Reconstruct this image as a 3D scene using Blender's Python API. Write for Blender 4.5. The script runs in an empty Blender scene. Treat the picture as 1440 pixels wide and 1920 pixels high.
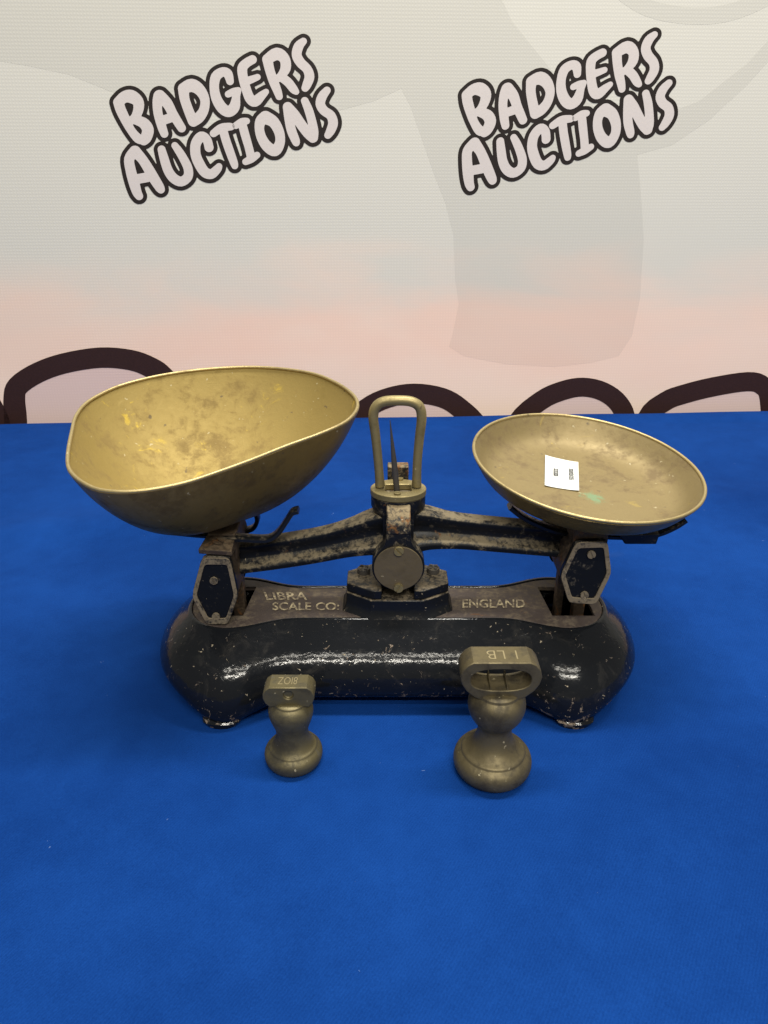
import bpy, bmesh, math, random
import numpy as np
from mathutils import Vector, noise
from mathutils.geometry import tessellate_polygon, delaunay_2d_cdt

random.seed(7)
S = bpy.context.scene
COL = S.collection
R = math.radians

# ------------------------------------------------------------------ camera
FPX, CAM_H, PITCH = 1386.0, 0.323, R(25.0)      # focal length in photo pixels (1440x1920)
cam = bpy.data.cameras.new('camera')
cam.sensor_fit = 'VERTICAL'
cam.sensor_height = 24.0
cam.lens = 24.0 * FPX / 1920.0
cam.clip_start, cam.clip_end = 0.01, 50.0
cam_ob = bpy.data.objects.new('camera', cam)
cam_ob.location = (0, 0, CAM_H)
cam_ob.rotation_euler = (R(90) - PITCH, 0, 0)
COL.objects.link(cam_ob)
S.camera = cam_ob

# ------------------------------------------------------------------ light
W = bpy.data.worlds.new('World')
S.world = W
W.use_nodes = True
bg = W.node_tree.nodes['Background']
bg.inputs[0].default_value = (1.0, 0.98, 0.92, 1)
bg.inputs[1].default_value = 0.24


def strip_light(name, loc, size_x, size_y, watts, col=(1.0, 0.95, 0.84), rot=(0, 0, 0)):
    l = bpy.data.lights.new(name, 'AREA')
    l.shape = 'RECTANGLE'
    l.size, l.size_y = size_x, size_y
    l.energy = watts
    l.color = col
    o = bpy.data.objects.new(name, l)
    o.location = loc
    o.rotation_euler = rot
    COL.objects.link(o)


strip_light('ceiling_tube', (0.30, -1.50, 2.05), 1.6, 0.05, 62)
strip_light('ceiling_tube', (0.30, -0.85, 2.15), 1.6, 0.06, 20)
strip_light('ceiling_tube', (0.25, 0.60, 2.10), 1.6, 0.20, 60, (1.0, 0.965, 0.88))

S.view_settings.view_transform = 'Standard'
S.view_settings.look = 'None'
S.view_settings.exposure = 0.0
S.view_settings.gamma = 1.0
S.view_settings.use_curve_mapping = False
S.render.engine = 'CYCLES'
S.render.resolution_x, S.render.resolution_y = 768, 1024

# ------------------------------------------------------------------ pixel -> direction
CP, SP = math.cos(PITCH), math.sin(PITCH)
CAM = np.array([0.0, 0.0, CAM_H])


def ray(x, y):
    a, c = (x - 720) / FPX, (960 - y) / FPX
    return np.array([a, CP + c * SP, -SP + c * CP])


def at_z(x, y, z):
    r = ray(x, y)
    return CAM + r * ((z - CAM_H) / r[2])


def at_y(x, y, Y):
    r = ray(x, y)
    return CAM + r * (Y / r[1])


def at_plane(x, y, p, n):
    r = ray(x, y)
    return CAM + r * (float((p - CAM) @ n) / float(r @ n))


# ------------------------------------------------------------------ materials
def mat(name):
    m = bpy.data.materials.new(name)
    m.use_nodes = True
    nt = m.node_tree
    b = nt.nodes['Principled BSDF']
    return m, nt, b


class NG:
    """small node-building helper"""
    def __init__(self, nt):
        self.nt = nt
        self.co = nt.nodes.new('ShaderNodeTexCoord')

    def n(self, t, **kw):
        nd = self.nt.nodes.new(t)
        for k, v in kw.items():
            setattr(nd, k, v)
        return nd

    def link(self, a, b):
        self.nt.links.new(a, b)

    def noise(self, scale, detail=6, rough=0.6, dist=0.0, off=(0, 0, 0), scl=(1, 1, 1)):
        mp = self.n('ShaderNodeMapping')
        mp.inputs['Location'].default_value = off
        mp.inputs['Scale'].default_value = scl
        self.link(self.co.outputs['Object'], mp.inputs[0])
        t = self.n('ShaderNodeTexNoise')
        t.inputs['Scale'].default_value = scale
        t.inputs['Detail'].default_value = detail
        t.inputs['Roughness'].default_value = rough
        t.inputs['Distortion'].default_value = dist
        self.link(mp.outputs[0], t.inputs['Vector'])
        return t.outputs['Fac']

    def ramp(self, fac, lo, hi, a=0.0, b=1.0):
        r = self.n('ShaderNodeMapRange', interpolation_type='SMOOTHSTEP')
        r.inputs['From Min'].default_value = lo
        r.inputs['From Max'].default_value = hi
        r.inputs['To Min'].default_value = a
        r.inputs['To Max'].default_value = b
        self.link(fac, r.inputs['Value'])
        return r.outputs['Result']

    def math(self, op, a, b=None, clamp=False):
        m = self.n('ShaderNodeMath', operation=op, use_clamp=clamp)
        for i, v in enumerate((a, b)):
            if v is None:
                continue
            if isinstance(v, (int, float)):
                m.inputs[i].default_value = v
            else:
                self.link(v, m.inputs[i])
        return m.outputs[0]

    def mix(self, fac, a, b):
        m = self.n('ShaderNodeMix', data_type='RGBA')
        if isinstance(fac, (int, float)):
            m.inputs[0].default_value = fac
        else:
            self.link(fac, m.inputs[0])
        for i, v in ((6, a), (7, b)):
            if isinstance(v, tuple):
                m.inputs[i].default_value = (*v, 1)
            else:
                self.link(v, m.inputs[i])
        return m.outputs[2]

    def bump(self, height, strength, dist, prev=None):
        b = self.n('ShaderNodeBump')
        b.inputs['Strength'].default_value = strength
        b.inputs['Distance'].default_value = dist
        self.link(height, b.inputs['Height'])
        if prev is not None:
            self.link(prev, b.inputs['Normal'])
        return b.outputs[0]

    def up(self):
        g = self.n('ShaderNodeNewGeometry')
        s = self.n('ShaderNodeSeparateXYZ')
        self.link(g.outputs['Normal'], s.inputs[0])
        return s.outputs['Z']


def brass(name, clean, tarn, amount, rough=0.38, seed=0.0, spots=(0.08, 0.055, 0.03), spot_amt=0.70, metal=0.9, bright=None):
    m, nt, b = mat(name)
    g = NG(nt)
    o = (seed, seed * 2.3, seed * 0.7)
    n1 = g.noise(28, 8, 0.62, 0.6, o)
    n2 = g.noise(150, 6, 0.65, 0.3, o)
    n3 = g.noise(420, 4, 0.6, 0, o)
    t = g.math('ADD', g.math('MULTIPLY', n1, 0.62), g.math('MULTIPLY', n2, 0.38))
    f = g.ramp(t, 0.62 - amount * 0.3, 0.78 - amount * 0.3)
    c = g.mix(f, clean, tarn)
    if bright:
        c = g.mix(g.ramp(g.noise(45, 9, 0.7, 0.9, (3 + seed, 1, 2)), 0.60, 0.70), c, bright)
    sp = g.ramp(g.noise(130, 4, 0.5, 0.2, (seed + 5, 2, 1)), spot_amt, spot_amt + 0.05)
    c = g.mix(g.math('MULTIPLY', sp, 0.75), c, spots)
    wh = g.ramp(g.noise(260, 3, 0.5, 0.0, (seed + 9, 4, 2)), 0.70, 0.745)
    c = g.mix(g.math('MULTIPLY', wh, 0.6), c, (0.5, 0.44, 0.28))
    g.link(c, b.inputs['Base Color'])
    g.link(g.math('SUBTRACT', metal, g.math('MULTIPLY', g.math('MAXIMUM', sp, wh), 0.5)), b.inputs['Metallic'])
    rr = g.math('ADD', g.math('MULTIPLY', n2, 0.30), rough - 0.12)
    rr = g.math('ADD', rr, g.math('MULTIPLY', f, 0.14))
    g.link(rr, b.inputs['Roughness'])
    nb = g.bump(n1, 0.15, 0.002)
    nb = g.bump(n3, 0.22, 0.0004, nb)
    # fine scratches in two directions, and the odd ding
    s1 = g.ramp(g.noise(60, 2, 0.5, 0.5, o, (1, 9, 4)), 0.60, 0.66)
    s2 = g.ramp(g.noise(55, 2, 0.5, 0.5, (o[0] + 4, 1, 1), (8, 1, 6)), 0.62, 0.67)
    nb = g.bump(g.math('ADD', s1, s2), 0.10, 0.0003, nb)
    nb = g.bump(g.ramp(g.noise(48, 2, 0.4, 0.0, (o[0] + 8, 2, 2)), 0.66, 0.76), 0.25, 0.0008, nb)
    g.link(nb, b.inputs['Normal'])
    return m


def painted_iron(name, dust=0.3, rust=0.2, chip=0.675, gloss=0.26, seed=0.0, lump=0.35, dustcol=(0.21, 0.17, 0.115), base=(0.0075, 0.0085, 0.0105), top_dust=0.35, sc=1.0, spec=0.36, wear=False):
    m, nt, b = mat(name)
    g = NG(nt)
    o = (seed, seed * 1.7, seed * 2.9)
    a1 = g.noise(38 * sc, 9, 0.66, 0.5, o)
    a2 = g.noise(170 * sc, 7, 0.68, 0.4, o)
    a3 = g.noise(700, 3, 0.6, 0.0, o)
    up = g.ramp(g.up(), 0.05, 0.95)
    t = g.math('ADD', g.math('MULTIPLY', a1, 0.55), g.math('MULTIPLY', a2, 0.45))
    t = g.math('ADD', t, g.math('MULTIPLY', up, top_dust * 0.25))
    fd = g.math('MULTIPLY', g.ramp(t, 0.72 - dust * 0.42, 0.88 - dust * 0.42), 0.9)
    c = g.mix(fd, base, dustcol)
    fr = g.ramp(g.noise(33 * sc, 8, 0.7, 0.7, (seed + 3, 7, 1)), 0.76 - rust * 0.35, 0.86 - rust * 0.35)
    rc = g.mix(a2, (0.07, 0.028, 0.012), (0.30, 0.14, 0.045))
    c = g.mix(g.math('MULTIPLY', fr, 0.85), c, rc)
    ch = g.ramp(g.noise(300, 5, 0.6, 0.5, (seed + 11, 3, 5)), chip, chip + 0.03)
    if wear:
        # paint rubbed through along the bottom edge of the casting
        sz = g.n('ShaderNodeSeparateXYZ')
        g.link(g.co.outputs['Object'], sz.inputs[0])
        wz = g.math('ADD', g.noise(170, 7, 0.7, 0.6, (seed + 2, 6, 9)), g.ramp(sz.outputs['Z'], 0.0, 0.030, 0.10, 0.0))
        wf = g.ramp(wz, 0.635, 0.69)
        c = g.mix(wf, c, g.mix(a3, (0.10, 0.055, 0.035), (0.34, 0.29, 0.22)))
        ch = g.math('MAXIMUM', ch, wf)
        c = g.mix(g.math('MULTIPLY', g.ramp(g.noise(60, 8, 0.7, 0.8, (seed + 7, 1, 4)), 0.52, 0.75), 0.09), c, (0.22, 0.20, 0.17))
    c = g.mix(g.ramp(g.noise(300, 5, 0.6, 0.5, (seed + 11, 3, 5)), chip, chip + 0.03), c, (0.33, 0.28, 0.20))
    g.link(c, b.inputs['Base Color'])
    dull = g.math('MAXIMUM', g.math('MAXIMUM', fd, fr), ch)
    rg = g.math('ADD', g.math('MULTIPLY', dull, 0.55), g.math('ADD', g.math('MULTIPLY', a2, 0.14), gloss - 0.07))
    g.link(rg, b.inputs['Roughness'])
    b.inputs['Specular IOR Level'].default_value = spec
    nb = g.bump(g.noise(45, 3, 0.5, 0.3, o), lump * 0.6, 0.0018)
    nb = g.bump(g.noise(300, 2, 0.5, 0.2, o), lump, 0.0005, nb)
    nb = g.bump(g.math('MULTIPLY', a3, dull), 0.25, 0.0005, nb)
    nb = g.bump(ch, 0.5, 0.0003, nb)
    g.link(nb, b.inputs['Normal'])
    return m


M = {}
M['brass_in'] = brass('scoop_inner_brass', (0.325, 0.240, 0.076), (0.262, 0.187, 0.066), 0.45, 0.66, 0.0, bright=(0.52, 0.38, 0.065), metal=0.42)
M['brass_out'] = brass('scoop_outer_brass', (0.235, 0.158, 0.045), (0.140, 0.092, 0.028), 0.5, 0.42, 3.0, spots=(0.05, 0.033, 0.018), metal=0.45)
M['rim'] = brass('rim_brass', (0.44, 0.35, 0.17), (0.29, 0.225, 0.11), 0.4, 0.42, 5.0, metal=0.75)
M['dish'] = brass('dish_brass', (0.250, 0.190, 0.086), (0.182, 0.132, 0.064), 0.5, 0.52, 7.0, bright=(0.42, 0.31, 0.08), metal=0.40)
M['weight'] = brass('weight_brass', (0.150, 0.122, 0.064), (0.068, 0.057, 0.037), 0.55, 0.48, 11.0, spots=(0.05, 0.045, 0.03), metal=0.6)
M['weight2'] = brass('weight_brass_dull', (0.145, 0.122, 0.062), (0.066, 0.059, 0.040), 0.6, 0.48, 17.0, spots=(0.06, 0.055, 0.04), metal=0.6)
M['stamp'] = brass('stamp_brass', (0.36, 0.30, 0.17), (0.22, 0.18, 0.095), 0.3, 0.4, 2.0, metal=0.5)
M['fitting'] = brass('fitting_brass', (0.31, 0.25, 0.115), (0.20, 0.165, 0.08), 0.5, 0.46, 13.0, metal=0.6)
M['cover'] = brass('cover_brass', (0.135, 0.105, 0.058), (0.09, 0.07, 0.04), 0.5, 0.46, 19.0, metal=0.3)
M['enamel'] = painted_iron('black_enamel', dust=0.20, rust=0.06, chip=0.675, gloss=0.12, seed=1.0, lump=0.34, top_dust=0.0, wear=True, spec=0.24)
M['pedestal'] = painted_iron('pedestal_enamel', dust=0.22, rust=0.26, chip=0.68, gloss=0.30, spec=0.25, seed=4.0, top_dust=0.9, sc=2.2)
M['beam'] = painted_iron('beam_iron', dust=0.46, rust=0.40, chip=0.69, gloss=0.40, spec=0.22, seed=8.0, top_dust=0.55, sc=2.2, dustcol=(0.19, 0.155, 0.10))
M['hex'] = painted_iron('stirrup_enamel', dust=0.40, rust=0.06, chip=0.69, gloss=0.42, spec=0.12, seed=12.0, top_dust=0.5, sc=2.2, dustcol=(0.16, 0.14, 0.11))
M['hexrim'] = painted_iron('stirrup_rim', dust=0.85, rust=0.25, chip=0.66, gloss=0.45, seed=15.0, sc=2.5)
M['rusty'] = painted_iron('rusty_iron', dust=0.55, rust=0.68, chip=0.70, gloss=0.6, seed=21.0, dustcol=(0.16, 0.115, 0.07), sc=2.2, base=(0.05, 0.034, 0.022))
M['ledge'] = painted_iron('rusty_ledge', dust=0.60, rust=0.66, chip=0.64, gloss=0.6, seed=23.0, dustcol=(0.27, 0.21, 0.125), sc=3.0)
M['deck'] = painted_iron('brown_deck', dust=0.60, rust=0.40, chip=0.70, gloss=0.62, seed=27.0, base=(0.055, 0.041, 0.036), dustcol=(0.15, 0.12, 0.085), top_dust=0.0, lump=0.2, sc=1.4)
M['steel'] = painted_iron('dark_steel', dust=0.40, rust=0.25, chip=0.70, gloss=0.4, seed=31.0, base=(0.06, 0.055, 0.05), sc=3)
M['strap'] = painted_iron('black_strap', dust=0.36, rust=0.22, chip=0.68, gloss=0.33, seed=35.0, sc=2.2)


def lettering_mat():
    m, nt, b = mat('worn_gilt_lettering')
    g = NG(nt)
    f = g.ramp(g.noise(260, 5, 0.7, 0.2, (4, 1, 2)), 0.38, 0.58)
    c = g.mix(f, (0.50, 0.42, 0.26), (0.16, 0.125, 0.085))
    g.link(c, b.inputs['Base Color'])
    b.inputs['Roughness'].default_value = 0.6
    return m


M['gilt'] = lettering_mat()


def dish_inner():
    """dish brass plus the green verdigris patch beside the paper label"""
    m = M['dish']
    nt = m.node_tree
    g = NG(nt)
    b = nt.nodes['Principled BSDF']
    old = b.inputs['Base Color'].links[0].from_socket
    oldm = b.inputs['Metallic'].links[0].from_socket
    vm = g.n('ShaderNodeVectorMath', operation='DISTANCE')
    g.link(g.co.outputs['Object'], vm.inputs[0])
    M['_verd'] = vm
    nn = g.noise(170, 8, 0.78, 0.9)
    d = g.math('ADD', vm.outputs['Value'], g.math('MULTIPLY', g.math('SUBTRACT', nn, 0.5), 0.040))
    f = g.ramp(d, 0.0025, 0.0085, 0.8, 0.0)
    g.link(g.mix(f, old, (0.15, 0.26, 0.14)), b.inputs['Base Color'])
    g.link(g.math('MULTIPLY', oldm, g.math('SUBTRACT', 1.0, f)), b.inputs['Metallic'])


dish_inner()


def cloth_mat():
    m, nt, b = mat('blue_felt_cloth')
    g = NG(nt)
    w = g.n('ShaderNodeTexWave', wave_type='BANDS', bands_direction='DIAGONAL')
    mp = g.n('ShaderNodeMapping')
    mp.inputs['Rotation'].default_value = (0, 0, R(78))
    g.link(g.co.outputs['Object'], mp.inputs[0])
    w.inputs['Scale'].default_value = 300
    w.inputs['Distortion'].default_value = 4.0
    w.inputs['Detail'].default_value = 3
    w.inputs['Detail Scale'].default_value = 3
    g.link(mp.outputs[0], w.inputs['Vector'])
    n1 = g.noise(900, 4, 0.7)
    n2 = g.noise(5, 4, 0.55, 0.5)
    n3 = g.noise(60, 5, 0.6)
    v = g.math('ADD', g.math('MULTIPLY', w.outputs['Fac'], 0.07), g.math('MULTIPLY', n1, 0.45))
    v = g.math('ADD', v, g.math('MULTIPLY', n2, 0.75))
    v = g.math('ADD', v, g.math('MULTIPLY', n3, 0.22))
    c = g.mix(g.ramp(v, 0.40, 1.12), (0.0014, 0.0215, 0.126), (0.0058, 0.050, 0.246))
    lint = g.ramp(g.noise(240, 2, 0.5, 1.2, (3, 3, 3)), 0.78, 0.815)
    c = g.mix(g.math('MULTIPLY', lint, 0.45), c, (0.20, 0.30, 0.50))
    st = g.ramp(g.noise(7, 2, 0.4, 0.3, (1.3, 4.4, 0)), 0.755, 0.80)
    c = g.mix(g.math('MULTIPLY', st, 0.4), c, (0.05, 0.08, 0.16))
    g.link(c, b.inputs['Base Color'])
    b.inputs['Roughness'].default_value = 0.95
    b.inputs['Specular IOR Level'].default_value = 0.06
    b.inputs['Sheen Weight'].default_value = 0.0
    b.inputs['Sheen Roughness'].default_value = 0.5
    b.inputs['Sheen Tint'].default_value = (0.25, 0.45, 1, 1)
    nb = g.bump(w.outputs['Fac'], 0.08, 0.0005)
    nb = g.bump(n1, 0.35, 0.0006, nb)
    nb = g.bump(n2, 0.25, 0.01, nb)
    g.link(nb, b.inputs['Normal'])
    return m


M['cloth'] = cloth_mat()


def banner_mat(name, shade=1.0, tint=None):
    """printed vinyl: pale sky print that turns to salmon cloud towards the table, fine canvas weave"""
    m, nt, b = mat(name)
    g = NG(nt)
    s = g.n('ShaderNodeSeparateXYZ')
    g.link(g.co.outputs['Object'], s.inputs[0])
    z = s.outputs['Z']
    cl = g.noise(5.0, 5, 0.5, 0.4, (0.4, 0, 0.2), (0.75, 1, 2.0))
    zz = g.math('ADD', z, g.math('MULTIPLY', g.math('SUBTRACT', cl, 0.5), 0.20))
    pink = g.ramp(zz, 0.08, 0.25, 1.0, 0.0)
    c = g.mix(pink, (0.735, 0.715, 0.64), (1.0, 0.775, 0.64))
    cl2 = g.noise(2.6, 4, 0.5, 0.6, (2.4, 0, 1.1), (0.8, 1, 1.7))
    band = g.math('MULTIPLY', g.ramp(zz, 0.0, 0.08), g.ramp(zz, 0.11, 0.23, 1.0, 0.0))
    sal = g.math('MULTIPLY', g.ramp(cl2, 0.36, 0.72), band)
    c = g.mix(g.math('MULTIPLY', sal, 0.8), c, (1.0, 0.66, 0.52))
    gy = g.ramp(g.noise(2.6, 3, 0.5, 0.2, (7, 0, 3), (0.8, 1, 1.4)), 0.45, 0.7)
    c = g.mix(g.math('MULTIPLY', gy, 0.2), c, (0.735, 0.71, 0.63))
    if tint:
        c = g.mix(tint[1], c, tint[0])
    sh = g.mix(1.0, c, (shade, shade, shade))
    sh.node.blend_type = 'MULTIPLY'
    # weave
    heights = []
    for ax in ('X', 'Z'):
        w = g.n('ShaderNodeTexWave', wave_type='BANDS', bands_direction=ax)
        w.inputs['Scale'].default_value = 82
        w.inputs['Distortion'].default_value = 0.8
        w.inputs['Detail'].default_value = 2
        w.inputs['Detail Scale'].default_value = 2
        g.link(g.co.outputs['Object'], w.inputs['Vector'])
        heights.append(w.outputs['Fac'])
    h = g.math('ADD', g.math('MULTIPLY', heights[0], heights[1]), g.math('MULTIPLY', g.noise(500, 3, 0.6), 0.5))
    cc = g.mix(g.ramp(h, 0.2, 1.2, 0.0, 1.0), (0.965, 0.965, 0.965), (1.0, 1.0, 1.0))
    c2 = g.mix(1.0, sh, cc)
    c2.node.blend_type = 'MULTIPLY'
    g.link(c2, b.inputs['Base Color'])
    b.inputs['Roughness'].default_value = 0.62
    b.inputs['Specular IOR Level'].default_value = 0.25
    g.link(g.bump(h, 0.08, 0.0008), b.inputs['Normal'])
    return m


def ink_mat(name, col, var=0.12):
    m, nt, b = mat(name)
    g = NG(nt)
    n = g.noise(420, 3, 0.6)
    c = g.mix(g.ramp(n, 0.3, 0.7), tuple(x * (1 - var) for x in col), tuple(x * (1 + var) for x in col))
    g.link(c, b.inputs['Base Color'])
    b.inputs['Roughness'].default_value = 0.55
    b.inputs['Specular IOR Level'].default_value = 0.3
    g.link(g.bump(n, 0.1, 0.0006), b.inputs['Normal'])
    return m


M['banner'] = banner_mat('banner_vinyl')
M['watermark'] = banner_mat('banner_watermark', 0.915)
M['letterpink'] = banner_mat('banner_letter_fill', 0.93, ((0.70, 0.52, 0.55), 0.5))
M['ink'] = ink_mat('logo_black_ink', (0.019, 0.013, 0.011))
M['logofill'] = ink_mat('logo_pale_fill', (0.70, 0.64, 0.61), 0.02)
M['brownink'] = ink_mat('letter_brown_ink', (0.036, 0.015, 0.013))
M['paper'] = ink_mat('label_paper', (0.66, 0.67, 0.645), 0.01)
M['print'] = ink_mat('label_print', (0.02, 0.02, 0.02), 0.2)
M['dark'] = ink_mat('dark_recess', (0.02, 0.018, 0.014), 0.2)


# ------------------------------------------------------------------ mesh helpers
def link_mesh(name, verts, faces, material, parent=None, smooth=True, angle=38, mats=None, fmat=None, bevel=0.0, sub=0):
    org = np.array(parent['_org']) if parent is not None and '_org' in parent else np.zeros(3)
    me = bpy.data.meshes.new(name)
    me.from_pydata([tuple(np.asarray(v, float) - org) for v in verts], [], [tuple(int(i) for i in f) for f in faces])
    bm = bmesh.new()
    bm.from_mesh(me)
    bmesh.ops.remove_doubles(bm, verts=bm.verts, dist=1e-7)
    bmesh.ops.recalc_face_normals(bm, faces=bm.faces) if fmat is None else None
    bm.to_mesh(me)
    bm.free()
    for mm in (mats or [material]):
        me.materials.append(mm)
    if fmat is not None and len(fmat) == len(me.polygons):
        me.polygons.foreach_set('material_index', fmat)
    if smooth:
        me.shade_smooth()
        me.set_sharp_from_angle(angle=R(angle))
    o = bpy.data.objects.new(name, me)
    COL.objects.link(o)
    if parent is not None:
        o.parent = parent
        o['_org'] = tuple(org)
    if bevel:
        b = o.modifiers.new('bevel', 'BEVEL')
        b.width = bevel
        b.segments = 2
        b.limit_method = 'ANGLE'
        b.angle_limit = R(40)
        b.harden_normals = False
    if sub:
        s = o.modifiers.new('sub', 'SUBSURF')
        s.levels = s.render_levels = sub
    return o


def thing(name, loc, label, cat, group=None):
    o = bpy.data.objects.new(name, None)
    o.empty_display_size = 0.02
    o.location = tuple(float(v) for v in loc)
    COL.objects.link(o)
    o['label'] = label
    o['category'] = cat
    if group:
        o['group'] = group
    o['_org'] = tuple(float(v) for v in loc)
    return o


class MB:
    def __init__(self):
        self.v, self.f = [], []

    def add(self, v, f):
        k = len(self.v)
        self.v += [np.asarray(p, float) for p in v]
        self.f += [tuple(i + k for i in q) for q in f]
        return self

    def build(self, name, material, parent=None, **kw):
        return link_mesh(name, self.v, self.f, material, parent, **kw)


def tess(loops):
    if len(loops) > 1:
        pts = [Vector((float(p[0]), float(p[1]))) for l in loops for p in l]
        ed, k = [], 0
        for l in loops:
            ed += [(k + i, k + (i + 1) % len(l)) for i in range(len(l))]
            k += len(l)
        vo, _, fc, ov, _, _ = delaunay_2d_cdt(pts, ed, [], 1, 1e-9)
        if all(len(o) for o in ov):
            tri = [tuple(ov[i][0] for i in t) for t in fc]
            E0 = np.array([pts[a][:] for a, b in ed])
            E1 = np.array([pts[b][:] for a, b in ed])
            keep = []
            for t in tri:
                cx, cy = sum(pts[i][0] for i in t) / 3, sum(pts[i][1] for i in t) / 3
                up = (E0[:, 1] > cy) != (E1[:, 1] > cy)
                a, b = E0[up], E1[up]
                xi = a[:, 0] + (cy - a[:, 1]) / (b[:, 1] - a[:, 1]) * (b[:, 0] - a[:, 0])
                if int((xi > cx).sum()) % 2:
                    keep.append(t)
            return keep
    tri = tessellate_polygon([[Vector((p[0], p[1], 0)) for p in l] for l in loops])
    return [tuple(t) for t in tri]


def prism(loops, fn, d0, d1):
    """loops: 2D loops (first the outline, then holes); fn(x, y, d) -> 3D"""
    flat = [p for l in loops for p in l]
    n = len(flat)
    v = [fn(p[0], p[1], d0) for p in flat] + [fn(p[0], p[1], d1) for p in flat]
    f = []
    for t in tess(loops):
        f.append(t)
        f.append(tuple(i + n for i in reversed(t)))
    k = 0
    for l in loops:
        for i in range(len(l)):
            a, b = k + i, k + (i + 1) % len(l)
            f.append((a, b, b + n, a + n))
        k += len(l)
    return v, f


def box(c, h):
    c, h = np.array(c, float), np.array(h, float)
    v = [c + h * np.array(s) for s in ((-1, -1, -1), (1, -1, -1), (1, 1, -1), (-1, 1, -1), (-1, -1, 1), (1, -1, 1), (1, 1, 1), (-1, 1, 1))]
    return v, [(0, 3, 2, 1), (4, 5, 6, 7), (0, 1, 5, 4), (1, 2, 6, 5), (2, 3, 7, 6), (3, 0, 4, 7)]


def loft(rings, cap0=True, cap1=True):
    n = len(rings[0])
    v = [p for r in rings for p in r]
    f = []
    for k in range(len(rings) - 1):
        for i in range(n):
            a, b = k * n + i, k * n + (i + 1) % n
            f.append((a, b, b + n, a + n))
    if cap0:
        f.append(tuple(reversed(range(n))))
    if cap1:
        f.append(tuple(range((len(rings) - 1) * n, len(rings) * n)))
    return v, f


def lathe(profile, c, seg=64):
    rings = []
    for r, z in profile:
        r = max(r, 1e-5)
        rings.append([np.array([c[0] + r * math.cos(a), c[1] + r * math.sin(a), c[2] + z]) for a in np.linspace(0, 2 * math.pi, seg, endpoint=False)])
    return loft(rings)


def catmull(pts, n, closed=False):
    P = [np.asarray(p, float) for p in pts]
    out = []
    m = len(P)
    segs = m if closed else m - 1
    for s in range(segs):
        if closed:
            a, b, c, d = P[(s - 1) % m], P[s], P[(s + 1) % m], P[(s + 2) % m]
        else:
            a, b, c, d = P[max(s - 1, 0)], P[s], P[s + 1], P[min(s + 2, m - 1)]
        for k in range(n):
            t = k / n
            out.append(0.5 * (2 * b + (c - a) * t + (2 * a - 5 * b + 4 * c - d) * t * t + (3 * b - a - 3 * c + d) * t ** 3))
    if not closed:
        out.append(P[-1])
    return out


def resample(pts, n):
    P = np.array(pts + [pts[0]])
    L = np.concatenate([[0], np.cumsum(np.linalg.norm(np.diff(P, axis=0), axis=1))])
    t = np.linspace(0, L[-1], n, endpoint=False)
    return [np.array([np.interp(q, L, P[:, k]) for k in range(P.shape[1])]) for q in t]


def sweep(path, prof, scales=None, ref=(0, 1, 0), closed=False, caps=True):
    """prof: (a, b) points; a runs along ref, b along the normal in the bend plane"""
    ref = np.array(ref, float)
    rings = []
    m = len(path)
    for i, p in enumerate(path):
        if closed:
            t = path[(i + 1) % m] - path[i - 1]
        else:
            t = path[min(i + 1, m - 1)] - path[max(i - 1, 0)]
        t = t / np.linalg.norm(t)
        a = ref - t * (ref @ t)
        a /= np.linalg.norm(a)
        b = np.cross(t, a)
        s = scales[i] if scales is not None else 1.0
        sa, sb = (s if isinstance(s, tuple) else (s, s))
        rings.append([p + a * q[0] * sa + b * q[1] * sb for q in prof])
    if closed:
        rings.append(rings[0])
        return loft(rings, False, False)
    return loft(rings, caps, caps)


def circle2(r, n=12):
    return [(r * math.cos(t), r * math.sin(t)) for t in np.linspace(0, 2 * math.pi, n, endpoint=False)]


def screw_mesh(c, ax, up, r, h):
    """slotted screw head: disc with a diametral groove; ax outward, up across"""
    c, ax, up = (np.array(q, float) for q in (c, ax, up))
    ax /= np.linalg.norm(ax)
    up = up - ax * (up @ ax)
    up /= np.linalg.norm(up)
    sd = np.cross(up, ax)
    fn = lambda x, y, d: c + sd * x + up * y + ax * d
    mb = MB()
    mb.add(*prism([circle2(r * 0.98, 20)], fn, -h * 0.6, h * 0.45))
    gw = r * 0.17
    for s in (1, -1):
        a0 = math.asin(gw / r)
        arc = [(r * math.cos(t), s * r * math.sin(t)) for t in np.linspace(a0, math.pi - a0, 11)]
        if s < 0:
            arc.reverse()
        mb.add(*prism([arc], fn, h * 0.3, h))
    return mb


def text2d(body, bold=0.0):
    cu = bpy.data.curves.new('t', 'FONT')
    cu.body = body
    cu.size = 1.0
    cu.offset = bold
    cu.resolution_u = 4
    cu.fill_mode = 'FRONT'
    ob = bpy.data.objects.new('t', cu)
    COL.objects.link(ob)
    dg = bpy.context.evaluated_depsgraph_get()
    me = bpy.data.meshes.new_from_object(ob.evaluated_get(dg))
    v = np.array([tuple(q.co) for q in me.vertices])[:, :2]
    f = [tuple(p.vertices) for p in me.polygons]
    bpy.data.objects.remove(ob)
    bpy.data.meshes.remove(me)
    bpy.data.curves.remove(cu)
    lo, hi = v.min(0), v.max(0)
    return (v - lo) / (hi - lo), f


def put_text(name, body, quad, material, parent, lift, bold=0.01):
    """quad: bottom-left, bottom-right, top-right, top-left corners (3D); lift: offset vector"""
    v, f = text2d(body, bold)
    bl, br, tr, tl = (np.asarray(q, float) for q in quad)
    lift = np.asarray(lift, float)
    P = [(bl * (1 - s) + br * s) * (1 - t) + (tl * (1 - s) + tr * s) * t + lift for s, t in v]
    o = link_mesh(name, P, f, material, parent, smooth=False)
    return o


# ------------------------------------------------------------------ tablecloth
FAR_L, FAR_R = at_z(0, 790, 0), at_z(1440, 766, 0)
EDGE = (FAR_R - FAR_L) / np.linalg.norm(FAR_R - FAR_L)          # direction of the table's far edge
BN = np.array([-EDGE[1], EDGE[0], 0.0])                           # away from the camera


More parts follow.
